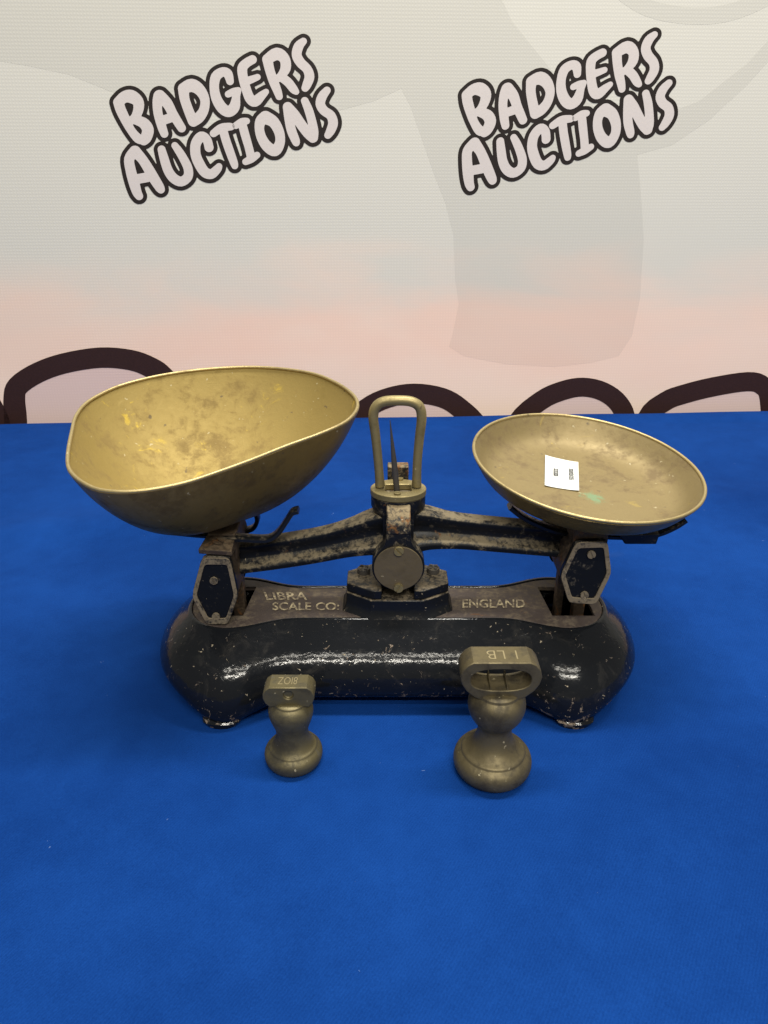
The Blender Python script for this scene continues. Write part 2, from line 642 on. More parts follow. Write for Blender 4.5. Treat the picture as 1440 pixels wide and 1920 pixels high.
def far_point(u):
    return FAR_L + EDGE * u


def make_cloth():
    nu, nv = 200, 110
    us = np.linspace(-1.30, 2.40, nu)
    prof = [(-0.005 - 0.02 * k, -0.50 + 0.0) for k in range(0)]
    rows = []
    near = -0.02
    for i in range(nu):
        col = []
        pf = far_point(us[i])
        # front drop
        for z in (-0.45, -0.25, -0.08, -0.025):
            col.append(np.array([pf[0], near - 0.012, z]))
        col.append(np.array([pf[0], near - 0.008, -0.008]))
        for k in range(nv):
            t = k / (nv - 1)
            y = near + (pf[1] - 0.012 - near) * t
            x = pf[0]
            n1 = noise.noise(Vector((x * 3.1 + 5, y * 4.3, 0.3)))
            n2 = noise.noise(Vector((x * 7.0, y * 9.0 + 2, 1.7)))
            keep = 1.0
            dx, dy = (x - 0.009) / 0.21, (y - 0.40) / 0.125
            q = math.sqrt(dx * dx + dy * dy)
            keep = min(1.0, max(0.0, (q - 1.0) / 0.7))
            keep = keep * keep * (3 - 2 * keep)
            n3 = noise.noise(Vector((x * 1.7 + y * 2.2 + 3, y * 1.1 - x * 0.8, 4.1)))
            z = keep * (0.0050 * n1 + 0.0020 * n2 + 0.006 * n3 - 0.0030)
            # soft crease lines in the cloth, plus an added dip at left for shade
            z += keep * 0.0060 * math.exp(-((y - 0.70 - 0.10 * x) / 0.030) ** 2) * (0.4 + 0.6 * math.exp(-((x + 0.25) / 0.35) ** 2))
            z -= keep * 0.012 * math.exp(-((x + 0.40 + 0.12 * (y - 0.6)) / 0.035) ** 2) * math.exp(-((y - 0.58) / 0.12) ** 2)  # dip added so its slope darkens, replacing the shadow of an object out of frame
            z += keep * 0.0035 * math.exp(-((x - 0.085 - 0.2 * (y - 0.25)) / 0.012) ** 2) * math.exp(-((y - 0.24) / 0.04) ** 2)
            if k > nv - 4:
                z = min(z, 0) * 0.3
            col.append(np.array([x, y, z]))
        # rounded far edge and drop
        wv = 0.0016 * noise.noise(Vector((us[i] * 6.0, 2.2, 0))) - 0.0008
        for a in (20, 45, 70, 90):
            col.append(np.array([0, 0, wv]) + pf - BN * 0.012 + BN * 0.012 * math.sin(R(a)) + np.array([0, 0, -0.012 + 0.012 * math.cos(R(a))]))
        for z in (-0.08, -0.25, -0.45):
            col.append(pf + np.array([0, 0, z]))
        rows.append(col)
    m = len(rows[0])
    v = [p for c in rows for p in c]
    f = [(i * m + j, (i + 1) * m + j, (i + 1) * m + j + 1, i * m + j + 1) for i in range(nu - 1) for j in range(m - 1)]
    o = link_mesh('tablecloth', v, f, M['cloth'], None, angle=80)
    o['label'] = 'royal blue felt cloth covering the table under the scale and weights'
    o['category'] = 'tablecloth'


make_cloth()

# ------------------------------------------------------------------ banner behind the table
BP = FAR_L + BN * 0.022                                            # a point on the banner plane


def bpt(x, y, lift=0.0):
    return at_plane(x, y, BP, BN) - BN * lift


def make_banner():
    root = thing('backdrop_banner', tuple(BP + EDGE * 0.55 + np.array([0, 0, -0.30])),
                 'pale printed vinyl banner with two cartoon-lettered logos hanging behind the blue table', 'banner')
    org = np.array(root['_org'])
    nu, nz = 60, 30
    v, f = [], []
    for i in range(nu):
        for j in range(nz):
            u = -1.50 + 4.1 * i / (nu - 1)
            z = -0.30 + 1.45 * j / (nz - 1)
            p = BP + EDGE * u + np.array([0, 0, z])
            v.append(p + BN * 0.00002)
    f = [(i * nz + j, (i + 1) * nz + j, (i + 1) * nz + j + 1, i * nz + j + 1) for i in range(nu - 1) for j in range(nz - 1)]
    # the vinyl keeps world-height coordinates through its own origin at table height
    sheet = link_mesh('sheet', v, f, M['banner'], root, angle=80)
    return root


BANNER = make_banner()
# material coordinates of everything printed on the banner: object space is offset by the root, so move the
# sheet's texture space to the table height by building all banner meshes relative to this origin
for mname in ('banner', 'watermark', 'letterpink'):
    nt = M[mname].node_tree
    tc = [n for n in nt.nodes if n.type == 'TEX_COORD'][0]
    add = nt.nodes.new('ShaderNodeVectorMath')
    add.operation = 'ADD'
    add.inputs[1].default_value = (0, 0, -0.30)
    outs = [l.to_socket for l in nt.links if l.from_socket == tc.outputs['Object']]
    nt.links.new(tc.outputs['Object'], add.inputs[0])
    for s in outs:
        nt.links.new(add.outputs[0], s)


def sdf(strokes, X, Y):
    D = np.full(X.shape, 1e9)
    for st in strokes:
        pts = st
        if len(st) > 2:
            q = catmull([np.array(p, float) for p in st], 4)
            pts = [tuple(p) for p in q]
        for a, b in zip(pts[:-1], pts[1:]):
            ax, ay, ar = a
            bx, by, br = b
            dx, dy = bx - ax, by - ay
            L2 = dx * dx + dy * dy + 1e-9
            t = np.clip(((X - ax) * dx + (Y - ay) * dy) / L2, 0, 1)
            D = np.minimum(D, np.hypot(X - ax - t * dx, Y - ay - t * dy) - (ar + t * (br - ar)))
    return D


def contour(D, xs, ys, lev):
    F = D - lev
    seg = {}

    def ip(i0, j0, i1, j1):
        a, b = F[j0, i0], F[j1, i1]
        t = a / (a - b)
        return (xs[i0] + (xs[i1] - xs[i0]) * t, ys[j0] + (ys[j1] - ys[j0]) * t)
    ins = F < 0
    cnt = ins[:-1, :-1].astype(int) + ins[1:, :-1] + ins[:-1, 1:] + ins[1:, 1:]
    pos = {}
    for j, i in zip(*np.where((cnt > 0) & (cnt < 4))):
        c = [(i, j), (i + 1, j), (i + 1, j + 1), (i, j + 1)]
        s = [ins[q[1], q[0]] for q in c]
        cr = []
        for k in range(4):
            k2 = (k + 1) % 4
            if s[k] != s[k2]:
                key = tuple(sorted((c[k], c[k2])))
                if key not in pos:
                    pos[key] = ip(*key[0], *key[1])
                cr.append((key, s[k]))
        if len(cr) == 2:
            prs = [(cr[0][0], cr[1][0])] if cr[0][1] else [(cr[1][0], cr[0][0])]
        else:
            outs = [q for q in range(4) if cr[q][1]]
            prs = [(cr[q][0], cr[(q + 1) % 4][0]) for q in outs]
        for a, b in prs:
            seg[a] = b
    loops = []
    while seg:
        st, nx = seg.popitem()
        lp = [st]
        while nx != st:
            lp.append(nx)
            if nx not in seg:
                break
            nx = seg.pop(nx)
        P = [pos[k] for k in lp]
        if len(P) > 6:
            loops.append(P)
    return loops


def flat_fill(loops, fn):
    flat = [p for l in loops for p in l]
    return [fn(p[0], p[1]) for p in flat], tess(loops)


def stroke_fill(strokes, lev, step, fn, pad=12):
    xs_, ys_, rs_ = [np.array([p[k] for s in strokes for p in s]) for k in range(3)]
    m = rs_.max() + lev + pad
    xs = np.arange(xs_.min() - m, xs_.max() + m, step)
    ys = np.arange(ys_.min() - m, ys_.max() + m, step)
    X, Y = np.meshgrid(xs, ys)
    return flat_fill(contour(sdf(strokes, X, Y), xs, ys, lev), fn)


KZ = 5.648
A0, B0 = (200, 50), (420, 50)
LOGO = [
    ('B', A0, [[(125, 800, 55), (150, 880, 55), (200, 985, 52), (258, 1095, 45), (335, 1185, 50), (400, 1195, 50)],
               [(125, 800, 55), (190, 745, 62), (260, 740, 70), (330, 790, 60), (338, 870, 55), (300, 965, 48), (230, 1010, 45)],
               [(300, 985, 48), (390, 1020, 58), (437, 1090, 62), (420, 1170, 60), (395, 1205, 52)]]),
    ('A', A0, [[(560, 735, 65), (538, 800, 52), (545, 920, 48), (585, 1060, 48), (612, 1135, 42)],
               [(560, 735, 65), (640, 810, 56), (700, 920, 50), (760, 1020, 48), (795, 1075, 45)],
               [(590, 995, 50), (690, 960, 50)]]),
    ('D', A0, [[(815, 655, 60), (825, 760, 52), (865, 880, 52), (915, 1000, 55)],
               [(815, 655, 60), (900, 622, 70), (985, 670, 60), (1040, 770, 50), (1030, 880, 52), (980, 960, 58), (920, 1005, 55)]]),
    ('G', B0, [[(65, 580, 40), (40, 500, 50), (-15, 480, 50), (-85, 530, 54), (-103, 640, 50), (-80, 760, 54), (-20, 860, 58), (50, 900, 58), (110, 850, 58), (130, 740, 42), (140, 690, 42)],
               [(45, 715, 36), (100, 690, 40), (150, 675, 35)]]),
    ('E', B0, [[(300, 350, 48), (240, 385, 50), (195, 440, 53), (205, 550, 50), (235, 660, 50), (275, 760, 53), (330, 790, 58), (400, 730, 45), (445, 690, 32)],
               [(220, 585, 45), (290, 560, 40), (355, 535, 34)]]),
    ('R', B0, [[(460, 345, 55), (485, 460, 50), (525, 580, 50), (565, 680, 45), (585, 740, 38)],
               [(460, 345, 55), (560, 288, 66), (640, 340, 56), (652, 440, 55), (600, 525, 42), (550, 560, 42)],
               [(610, 535, 48), (680, 590, 48), (735, 660, 45), (765, 690, 32)]]),
    ('S', B0, [[(840, 155, 38), (790, 210, 52), (770, 300, 52), (810, 380, 52), (880, 450, 50), (905, 530, 52), (880, 610, 48), (860, 650, 40)]]),
    ('A', A0, [[(300, 1322, 62), (240, 1400, 54), (255, 1520, 55), (290, 1650, 57), (320, 1750, 50), (345, 1795, 42)],
               [(300, 1322, 62), (375, 1400, 52), (440, 1500, 54), (510, 1620, 55), (560, 1700, 50), (575, 1725, 42)],
               [(290, 1620, 52), (430, 1595, 52)]]),
    ('U', A0, [[(582, 1300, 42), (610, 1400, 48), (650, 1520, 50), (710, 1605, 52), (790, 1640, 52), (860, 1590, 50), (862, 1500, 48), (810, 1390, 45), (760, 1310, 42), (722, 1258, 36)]]),
    ('C', A0, [[(1085, 1280, 48), (1060, 1195, 48), (1000, 1165, 54), (945, 1240, 54), (942, 1350, 54), (980, 1450, 56), (1040, 1540, 55), (1110, 1560, 52), (1170, 1510, 45), (1190, 1480, 35)]]),
    ('T', B0, [[(-110, 1130, 40), (-30, 1075, 46), (50, 1060, 42), (75, 1060, 38)],
               [(-10, 1090, 45), (20, 1200, 46), (65, 1330, 46), (105, 1440, 42), (115, 1475, 35)]]),
    ('I', B0, [[(125, 1048, 36), (190, 1010, 42), (240, 1000, 35)],
               [(195, 1040, 45), (225, 1150, 46), (260, 1270, 44), (285, 1370, 45)],
               [(230, 1430, 36), (290, 1400, 42), (350, 1360, 35)]]),
    ('O', B0, [[(440, 962, 70), (525, 1010, 60), (585, 1120, 53), (592, 1230, 52), (540, 1312, 60), (460, 1270, 57), (400, 1180, 52), (375, 1080, 50), (390, 1000, 58), (440, 962, 70)]]),
    ('N', B0, [[(675, 850, 52), (688, 980, 48), (715, 1100, 50), (755, 1200, 46), (765, 1230, 38)],
               [(675, 850, 52), (745, 930, 54), (820, 1040, 54), (890, 1130, 54), (940, 1180, 50)],
               [(855, 785, 40), (895, 880, 46), (930, 1000, 47), (950, 1110, 50), (950, 1180, 45)]]),
    ('S', B0, [[(1090, 675, 40), (1040, 740, 50), (1020, 820, 50), (1060, 890, 50), (1130, 940, 50), (1155, 1020, 52), (1130, 1100, 48), (1100, 1150, 38)]]),
]


def make_logos():
    lets = []
    for ch, off, sts in LOGO:
        lets.append((ch, [[(off[0] + x / KZ, off[1] + y / KZ, r / KZ) for x, y, r in s] for s in sts]))
    # the second print of the logo sits this far along the banner
    shift = 0.5 * ((bpt(858.3, 179.8) - bpt(205.8, 186.7)) + (bpt(1272, 209.6) - bpt(640, 231)))
    alls = [s for _, sts in lets for s in sts]
    v, f = stroke_fill(alls, 7.6, 1.3, lambda x, y: bpt(x, y, 0.0002))
    o1 = link_mesh('logo_outline', v, f, M['ink'], BANNER, smooth=False)
    o1['label'] = 'black outline of the lettered logo nearer the left edge'
    o2 = link_mesh('logo_outline', [p + shift for p in v], f, M['ink'], BANNER, smooth=False)
    o2['label'] = 'black outline of the lettered logo nearer the right edge'
    for ch, sts in lets:
        v, f = stroke_fill(sts, 0.0, 1.0, lambda x, y: bpt(x, y, 0.0004))
        a = link_mesh('letter', v, f, M['logofill'], o1, smooth=False)
        b = a.copy()
        COL.objects.link(b)
        b.parent = o2
        b.location = tuple(shift)


make_logos()


def banner_big_letters():
    z4 = lambda x, y, r: (x / 4.0, 630 + y / 4.0, r)
    z5 = lambda x, y, r: (660 + x / 1.846, 690 + y / 1.846, r)
    arcs = [
        [z4(*p) for p in [(125, 1000, 21), (118, 640, 21.5), (108, 470, 20.5), (135, 375, 20), (280, 277, 19.5), (480, 205, 19.2), (750, 162, 19.2), (980, 180, 19.2), (1130, 235, 19.5), (1230, 310, 20), (1400, 520, 20), (1450, 900, 20)]],
        [z5(*p) for p in [(-70, 330, 19), (-20, 210, 19), (50, 140, 19), (125, 103, 18.7), (215, 88, 18.6), (310, 102, 18.6), (375, 140, 19), (440, 210, 19), (470, 330, 19)]],
        [z5(*p) for p in [(520, 330, 18), (570, 190, 18), (655, 112, 18), (730, 78, 18), (800, 66, 17.8), (870, 82, 18), (925, 125, 18.5), (948, 190, 19), (950, 330, 19)]],
        [z5(*p) for p in [(990, 330, 18), (1020, 175, 18), (1085, 115, 18), (1150, 90, 18), (1250, 65, 18), (1370, 47, 18), (1422, 62, 18.5), (1446, 110, 19), (1460, 330, 19)]],
        [(-40, 690, 18), (-22, 745, 18), (0, 790, 18), (10, 850, 18)],
    ]
    for k, a in enumerate(arcs):
        v, f = stroke_fill([a], 0.0, 2.0, lambda x, y: bpt(x, y, 0.0004))
        o = link_mesh('giant_letter', v, f, M['brownink'], BANNER, smooth=False)
        if k < 4:
            poly = [tuple(p[:2]) for p in catmull([np.array(p) for p in a], 5)]
            v, f = flat_fill([poly], lambda x, y: bpt(x, y, 0.0002))
            link_mesh('letter_fill', v, f, M['letterpink'], o, smooth=False)
    wm = [(-60, -80), (-60, 104), (60, 125), (130, 140), (240, 185), (400, 212), (560, 219), (640, 206), (700, 190), (752, 166), (770, 200), (815, 330),
          (835, 380), (850, 440), (853, 520), (860, 570), (850, 620), (842, 650), (870, 668), (950, 683), (1040, 688), (1110, 680), (1160, 668),
          (1185, 630), (1200, 560), (1207, 450), (1203, 380), (1195, 290), (1260, 272), (1330, 225), (1400, 160), (1500, 50), (1500, 10), (1400, 120),
          (1310, 190), (1225, 222), (1120, 205), (1050, 150), (1000, 90), (960, 40), (905, -80)]
    v, f = flat_fill([wm], lambda x, y: bpt(x, y, 0.00003))
    link_mesh('watermark', v, f, M['watermark'], BANNER, smooth=False)
    v, f = stroke_fill([[(1150, -25, 14), (1215, 15, 16), (1300, 30, 16), (1380, 20, 16), (1470, -20, 14)]], 0.0, 3.0, lambda x, y: bpt(x, y, 0.00004))
    link_mesh('watermark', v, f, M['watermark'], BANNER, smooth=False)


banner_big_letters()

# ------------------------------------------------------------------ the balance scale
YC, XC = 0.433, 0.0091
SC = thing('balance_scale', (XC, YC, 0), 'old black cast iron balance scale with chipped paint and brass pointer loop', 'scale')
O = np.array([XC, YC, 0.0])


def sstep(a, b, x):
    t = min(1, max(0, (x - a) / (b - a)))
    return t * t * (3 - 2 * t)


def dogbone(L, wl, wm, n=48, rr=0.95, p=2.3, x0=0.068, x1=0.110):
    """closed 2D outline, wider lobes at both ends"""
    half = []
    xr = L - wl * rr
    for k in range(n + 1):
        x = L * math.cos(math.pi * k / n)
        w = wm + (wl - wm) * sstep(x0, x1, abs(x))
        if abs(x) > xr:
            w *= max(0.0, 1 - ((abs(x) - xr) / (L - xr)) ** p) ** 0.5
        half.append((x, w))
    return half + [(x, -w) for x, w in reversed(half[1:-1])]


def make_base():
    lv = [(0.0060, .1440, .0540, .0420), (0.0035, .1510, .0590, .0465), (0.0075, .1565, .0640, .0495), (0.0150, .1598, .0668, .0512), (0.0230, .1603, .0672, .0512),
          (0.0310, .1585, .0645, .0490), (0.0380, .1545, .0585, .0440), (0.0440, .1500, .0500, .0360), (0.0490, .1455, .0415, .0275),
          (0.0520, .1428, .0362, .0232), (0.0537, .1412, .0335, .0212), (0.0537, .1398, .0318, .0197), (0.0524, .1392, .0311, .0191)]
    rings = []
    for z, L, wl, wm in lv:
        ring = []
        L = L + 0.0035 * sstep(0.05, 0.04, z)
        for x, y in dogbone(L, wl, wm):
            zz = z
            if z < 0.03:
                k = math.exp(-((abs(x) - 0.1125) / 0.024) ** 2) * sstep(0.02, 0.05, abs(y))
                low = 1 - z / 0.03
                zz = z + (1 - k) * (0.006 + 0.005 * sstep(0.085, 0.105, abs(x))) * low - 0.0040 * k * low
                y = y + math.copysign(0.0062 * k * low, y)
            ring.append(O + np.array([x, y, zz]))
        rings.append(ring)
    n = len(rings[0])
    v, f = loft(rings, False, False)
    # floor of the hollow casting
    v += [O + np.array([x, y, 0.011]) for x, y in dogbone(.146, .055, .043)]
    k = len(v) - n
    f.append(tuple(range(k, k + n)))
    base = link_mesh('base', v, f, M['enamel'], SC, angle=60, sub=1)
    base['label'] = 'glossy black dog-bone shaped cast base with chipped enamel'
    # four little feet
    for sx in (-1, 1):
        for sy in (-1, 1):
            cx, cy = sx * 0.1125, sy * 0.0625
            rings = []
            for z, rx, ry in ((0.0, .0085, .0040), (0.0012, .0100, .0046), (0.004, .0120, .0050), (0.009, .0130, .0040)):
                rings.append([O + np.array([cx + rx * math.cos(a), cy - sy * (0.004 if z > .004 else 0) + ry * math.sin(a), z]) for a in np.linspace(0, 2 * math.pi, 16, endpoint=False)])
            link_mesh('foot', *loft(rings), M['enamel'], base)
    # brown deck with the two slots the links drop through
    deck = dogbone(.1390, .0309, .0189)
    s1 = [(0.103, -0.0165), (0.131, -0.0165), (0.131, 0.0185), (0.100, 0.0205)]
    s2 = [(-x, y) for x, y in reversed(s1)]
    fn = lambda x, y, d: O + np.array([x, y, 0.0529 + d])
    d = link_mesh('deck', *prism([deck, s1, s2], fn, -0.003, 0.0), M['deck'], base, bevel=0.0004)
    d['label'] = 'flat brown top plate with worn gilt lettering'
    zt = 0.0533
    for nm, body, (x0, y0, x1, y1) in (('maker_lettering', 'LIBRA', (500, 1124.5, 576, 1110)), ('maker_lettering', 'SCALE CO:', (511, 1144, 636, 1129.5)),
                                       ('origin_lettering', 'ENGLAND', (867, 1139.5, 984, 1123.5))):
        quad = [at_z(x0, y0, zt), at_z(x1, y0, zt), at_z(x1, y1, zt), at_z(x0 - (6 if body == 'LIBRA' else 0), y1, zt)]
        put_text(nm, body, quad, M['gilt'], d, (0, 0, 0), 0.016)
    return base


BASE = make_base()


def make_pedestal():
    def octo(ax, ay, bx, by):
        return [(ax, -ay), (ax, ay), (bx, by), (-bx, by), (-ax, ay), (-ax, -ay), (-bx, -by), (bx, -by)]
    rings = []
    for z, o in ((0.044, octo(.040, .012, .023, .0275)), (0.051, octo(.0385, .011, .021, .0235)), (0.0545, octo(.0358, .010, .0185, .0208)), (0.0600, octo(.0345, .0093, .0175, .0198)), (0.0662, octo(.0342, .009, .017, .0195))):
        rings.append([O + np.array([x, y, z]) for x, y in o])
    p = link_mesh('pedestal', *loft(rings), M['pedestal'], SC, bevel=0.0008, angle=30)
    ol = [(.0338, -.0085), (.0338, .0085), (.0168, .0187), (-.0168, .0187), (-.0338, .0085), (-.0338, -.0085), (-.0168, -.0187), (-.0105, -.0187), (-.0105, -.006), (.0105, -.006), (.0105, -.0187), (.0168, -.0187)]
    fn = lambda x, y, d: O + np.array([x, y, d])
    fl = link_mesh('flange', *prism([ol], fn, 0.0666, 0.0730), M['pedestal'], p, bevel=0.0007)
    for (x, y) in ((682, 1070), (812, 1069)):
        c = at_z(x, y, 0.0745)
        mb = MB()
        hexn = [(0.0043 * math.cos(t) * (1 + 0.05 * math.cos(6 * t)), 0.0043 * math.sin(t)) for t in np.linspace(0, 2 * math.pi, 18, endpoint=False)]
        f2 = lambda a, b, d: c + np.array([a, b, d])
        mb.add(*prism([hexn], f2, -0.0016, 0.0022))
        for k in range(4):
            an = math.pi / 2 * k + 0.6
            mb.add(*box(c + np.array([math.cos(an) * .0025, math.sin(an) * .0025, 0.0026]), (0.0010, 0.0010, 0.0006)))
        mb.build('bolt', M['steel'], p, bevel=0.0003)
    # upright that carries the knife-edge bearing, hidden behind the beam's head
    mb = MB()
    mb.add(*box(O + np.array([0, 0.004, 0.0785]), (0.009, 0.006, 0.0062)))
    mb.build('bearing_post', M['pedestal'], p, bevel=0.0008)


make_pedestal()


def make_beam():
    zc = 0.0926
    beam = bpy.data.objects.new('beam', None)
    # the beam's head: keyhole-shaped bearing cheek, neck, collar
    mb = MB()
    r, hw, top = 0.0168, 0.0076, 0.1227
    a0 = math.asin(0.0118 / r)
    arc = [(r * math.sin(a), zc + r * math.cos(a)) for a in np.linspace(a0, 2 * math.pi - a0, 41)]
    key = [(hw, top), (hw, zc + 0.0205), (hw + 0.0006, zc + 0.0175), (hw + 0.0020, zc + 0.0145)] + arc + [(-hw - 0.0020, zc + 0.0145), (-hw - 0.0006, zc + 0.0175), (-hw, zc + 0.0205), (-hw, top)]
    fn = lambda x, z, d: O + np.array([x, d, z])
    mb.add(*prism([key], fn, -0.0222, -0.0110))
    mb.add(*prism([circle2(0.0125, 28)], lambda x, z, d: O + np.array([x, d, z + zc]), -0.012, 0.0215))
    mb.add(*box(O + np.array([0, 0.002, 0.115]), (0.0098, 0.0135, 0.0105)))
    ell = [(0.0174 * math.cos(t), 0.0143 * math.sin(t)) for t in np.linspace(0, 2 * math.pi, 48, endpoint=False)]
    ell2 = [(x * 0.80, y * 0.85) for x, y in ell]
    ring = lambda e, z: [O + np.array([x, y, z]) for x, y in e]
    v, f = loft([ring(ell2, 0.1195), ring([(x * 0.95, y * 0.96) for x, y in ell], 0.1245), ring(ell, 0.1265), ring(ell, 0.1338)])
    mb.add(v, f)
    head = mb.build('beam', M['beam'], SC, bevel=0.0007, angle=40)
    head['label'] = 'dusty black cast beam head with two curved arms'
    # rusty ledge sloping forward
    led = [(-0.0228, 0.1160), (-0.0228, 0.1222), (-0.0218, 0.1240), (-0.0142, 0.1322), (-0.0105, 0.1330), (-0.0105, 0.1160)]
    link_mesh('ledge', *prism([led], lambda y, z, d: O + np.array([d, y, z]), -0.0074, 0.0074), M['ledge'], head, bevel=0.0009)
    # rear stop block standing above the plate
    c = O + np.array([0.0001, 0.0195, 0.1325])
    link_mesh('rear_block', *box(c, (0.0069, 0.0045, 0.0140)), M['ledge'], head, bevel=0.0009)
    # cover disc on the bearing
    circ = []
    for t in np.linspace(0, 2 * math.pi, 56, endpoint=False):
        s = 1 + 0.085 * math.exp(-((t - 1.5 * math.pi) / 0.22) ** 2)
        circ.append((0.0155 * s * math.cos(t), zc + 0.0155 * s * math.sin(t)))
    cv = link_mesh('cover_disc', *prism([circ], fn, -0.0238, -0.0224), M['cover'], head, bevel=0.0003)
    for z, u in ((zc + 0.0128, (1, 0, 1)), (zc - 0.0138, (1, 0, -0.6))):
        screw_mesh(O + np.array([0.0002, -0.0239, z]), (0, -1, 0), u, 0.0030, 0.0014).build('screw', M['fitting'], cv, angle=30)
    # arms
    prof = [(-0.0050, .0096), (-0.0064, .0082), (-0.0060, .0052), (-0.0038, .0025), (-0.0036, -.0012), (-0.0058, -.0040), (-0.0090, -.0052), (-0.0098, -.0068), (-0.0090, -.0098)]
    prof = prof + [(-x, z) for x, z in reversed(prof)]
    for side, px in ((-1, [(728, 990), (700, 994), (665, 1003), (600, 1018), (520, 1031), (435, 1042)]), (1, [(768, 985), (800, 986), (835, 990), (900, 996), (980, 1003), (1078, 1011)])):
        path = catmull([at_y(x, y, YC) for x, y in px], 6)
        if side > 0:
            path = path[::-1]
        else:
            pass
        L = len(path)
        sc = []
        for p in path:
            q = abs(p[0] - XC)
            w = 1 + 0.55 * math.exp(-(q / 0.022) ** 2)
            sc.append((w, 1 + 0.50 * math.exp(-(q / 0.024) ** 2)))
        # run every arm in +x so that the profile's front stays towards the viewer
        if side < 0:
            path = path[::-1]
            sc = sc[::-1]
        else:
            path = path[::-1]
            sc = sc[::-1]
        a = link_mesh('arm', *sweep(path, prof, sc), M['beam'], head, angle=50, bevel=0.0005)
    # brass plate with the slot, pointer loop and pointer
    ell = [(0.0178 * math.cos(t), 0.0147 * math.sin(t)) for t in np.linspace(0, 2 * math.pi, 56, endpoint=False)]
    slot = []
    for cx, cy, a in ((.0068, .0042, 0), (-.0068, .0042, 90), (-.0068, -.0042, 180), (.0068, -.0042, 270)):
        slot += [(cx + .0015 * math.cos(R(a + q)), cy + .0015 * math.sin(R(a + q))) for q in (0, 30, 60, 90)]
    plate = link_mesh('top_plate', *prism([ell, slot], lambda x, y, d: O + np.array([x, y, d]), 0.1341, 0.1382), M['fitting'], head, bevel=0.0005)
    px = [(712.6, 911), (709, 864), (704, 816), (700, 782), (705, 763), (720, 753), (748.6, 751), (772.5, 753.5), (787, 764), (790.5, 785), (786.5, 820.6), (782.6, 864), (781, 911)]
    path = catmull([at_y(x, y, YC + 0.0005) for x, y in px], 6)
    sc = [1.0 + 0.10 * math.exp(-((p[2] - 0.195) / 0.02) ** 2) + 0.12 * math.exp(-((p[2] - 0.1385) / 0.005) ** 2) for p in path]
    link_mesh('pointer_loop', *sweep(path, circle2(0.00285, 18), sc), M['fitting'], plate, angle=80)
    p0, p1 = at_y(745.3, 932, YC - 0.001), at_y(731.3, 788, YC - 0.001)
    path = [p0 + (p1 - p0) * t for t in np.linspace(0, 1, 10)]
    sc = [(1 - 0.15 * t) if t < 0.45 else max(0.12, 0.93 * (1 - (t - 0.45) / 0.55 * 0.9)) for t in np.linspace(0, 1, 10)]
    link_mesh('pointer', *sweep(path, circle2(0.0020, 14), sc), M['steel'], head, angle=80)
    for (x, y) in ((745, 925.5), (750, 898.5)):
        screw_mesh(at_z(x, y, 0.1386), (0, 0, 1), (0, 1, 0.1), 0.0022, 0.0008).build('screw', M['fitting'], plate, angle=30)


make_beam()

HEX_Y = 0.404
HEXR = [(1080, 1016), (1140, 1014), (1147, 1075), (1118, 1134), (1066, 1131), (1050, 1080)]
HEXL = [(378, 1045), (431, 1045), (447, 1118), (428, 1171), (387, 1171), (359, 1118)]


def make_stirrup(px, side):
    P = [at_y(x, y, HEX_Y) for x, y in px]
    P2 = [(p[0], p[2]) for p in P]
    c = np.mean(P2, axis=0)

    def scaled(s):
        return [(c[0] + (x - c[0]) * s, c[1] + (z - c[1]) * s) for x, z in P2]

    def rounded(poly, r=0.15):
        out = []
        n = len(poly)
        for i in range(n):
            a, b, d = (np.array(poly[(i + k) % n]) for k in (-1, 0, 1))
            p, q = b + (a - b) * r, b + (d - b) * r
            for t in (0, 0.5, 1):
                out.append(tuple((1 - t) ** 2 * p + 2 * t * (1 - t) * b + t * t * q))
        return out
    fn = lambda x, z, d: np.array([x, HEX_Y + d, z])
    mid = 2 * (YC - HEX_Y)
    st = link_mesh('stirrup', *prism([rounded(scaled(0.93))], fn, 0.004, mid - 0.004), M['rusty'], SC, bevel=0.0006)
    st['label'] = 'rusty pan stirrup with hexagonal end plates, %s' % ('under the scoop' if side < 0 else 'under the round dish')
    for back in (0, 1):
        d = (lambda a: a) if not back else (lambda a: mid - a)
        pl = link_mesh('end_plate', *prism([rounded(P2)], fn, d(0.0008), d(0.0046)), M['hex'], st, bevel=0.0006)
        inner = rounded(scaled(0.80), 0.10)
        link_mesh('raised_rim', *prism([rounded(scaled(0.985)), list(reversed(inner))], fn, d(-0.0003), d(0.0009)), M['hexrim'], pl, bevel=0.0003)
        if not back:
            for (x, y) in (((1109, 1040), (1096, 1116)) if side > 0 else ((401, 1089), (405, 1156))):
                s = at_y(x, y, HEX_Y)
                screw_mesh(s + np.array([0, 0.0004, 0]), (0, -1, 0), (1, 0, 0.5), 0.0026, 0.0010).build('screw', M['hexrim'], pl, angle=30)
    # link that drops through the deck slot
    lx = c[0] + side * 0.000
    mb = MB()
    mb.add(*box((lx + 0.007, YC + 0.004, 0.045), (0.0040, 0.0035, 0.030)))
    mb.add(*box((lx - 0.007, YC + 0.004, 0.045), (0.0025, 0.0035, 0.030)))
    mb.add(*box((lx, YC + 0.004, 0.017), (0.0125, 0.0035, 0.003)))
    mb.build('link', M['rusty'], st, bevel=0.0005)
    return st


ST_L = make_stirrup(HEXL, -1)
ST_R = make_stirrup(HEXR, 1)


def strap(parent, px, Y, w, t, name='support_arm', mat_='strap', taper=None):
    path = catmull([at_y(x, y, Y if not isinstance(Y, list) else Y[i]) for i, (x, y) in enumerate(px)], 6)
    prof = [(-w, -t * 0.6), (-w * 0.8, -t), (w * 0.8, -t), (w, -t * 0.6), (w, t * 0.6), (w * 0.8, t), (-w * 0.8, t), (-w, t * 0.6)]
    return link_mesh(name, *sweep(path, prof, taper), M[mat_], parent, angle=50)


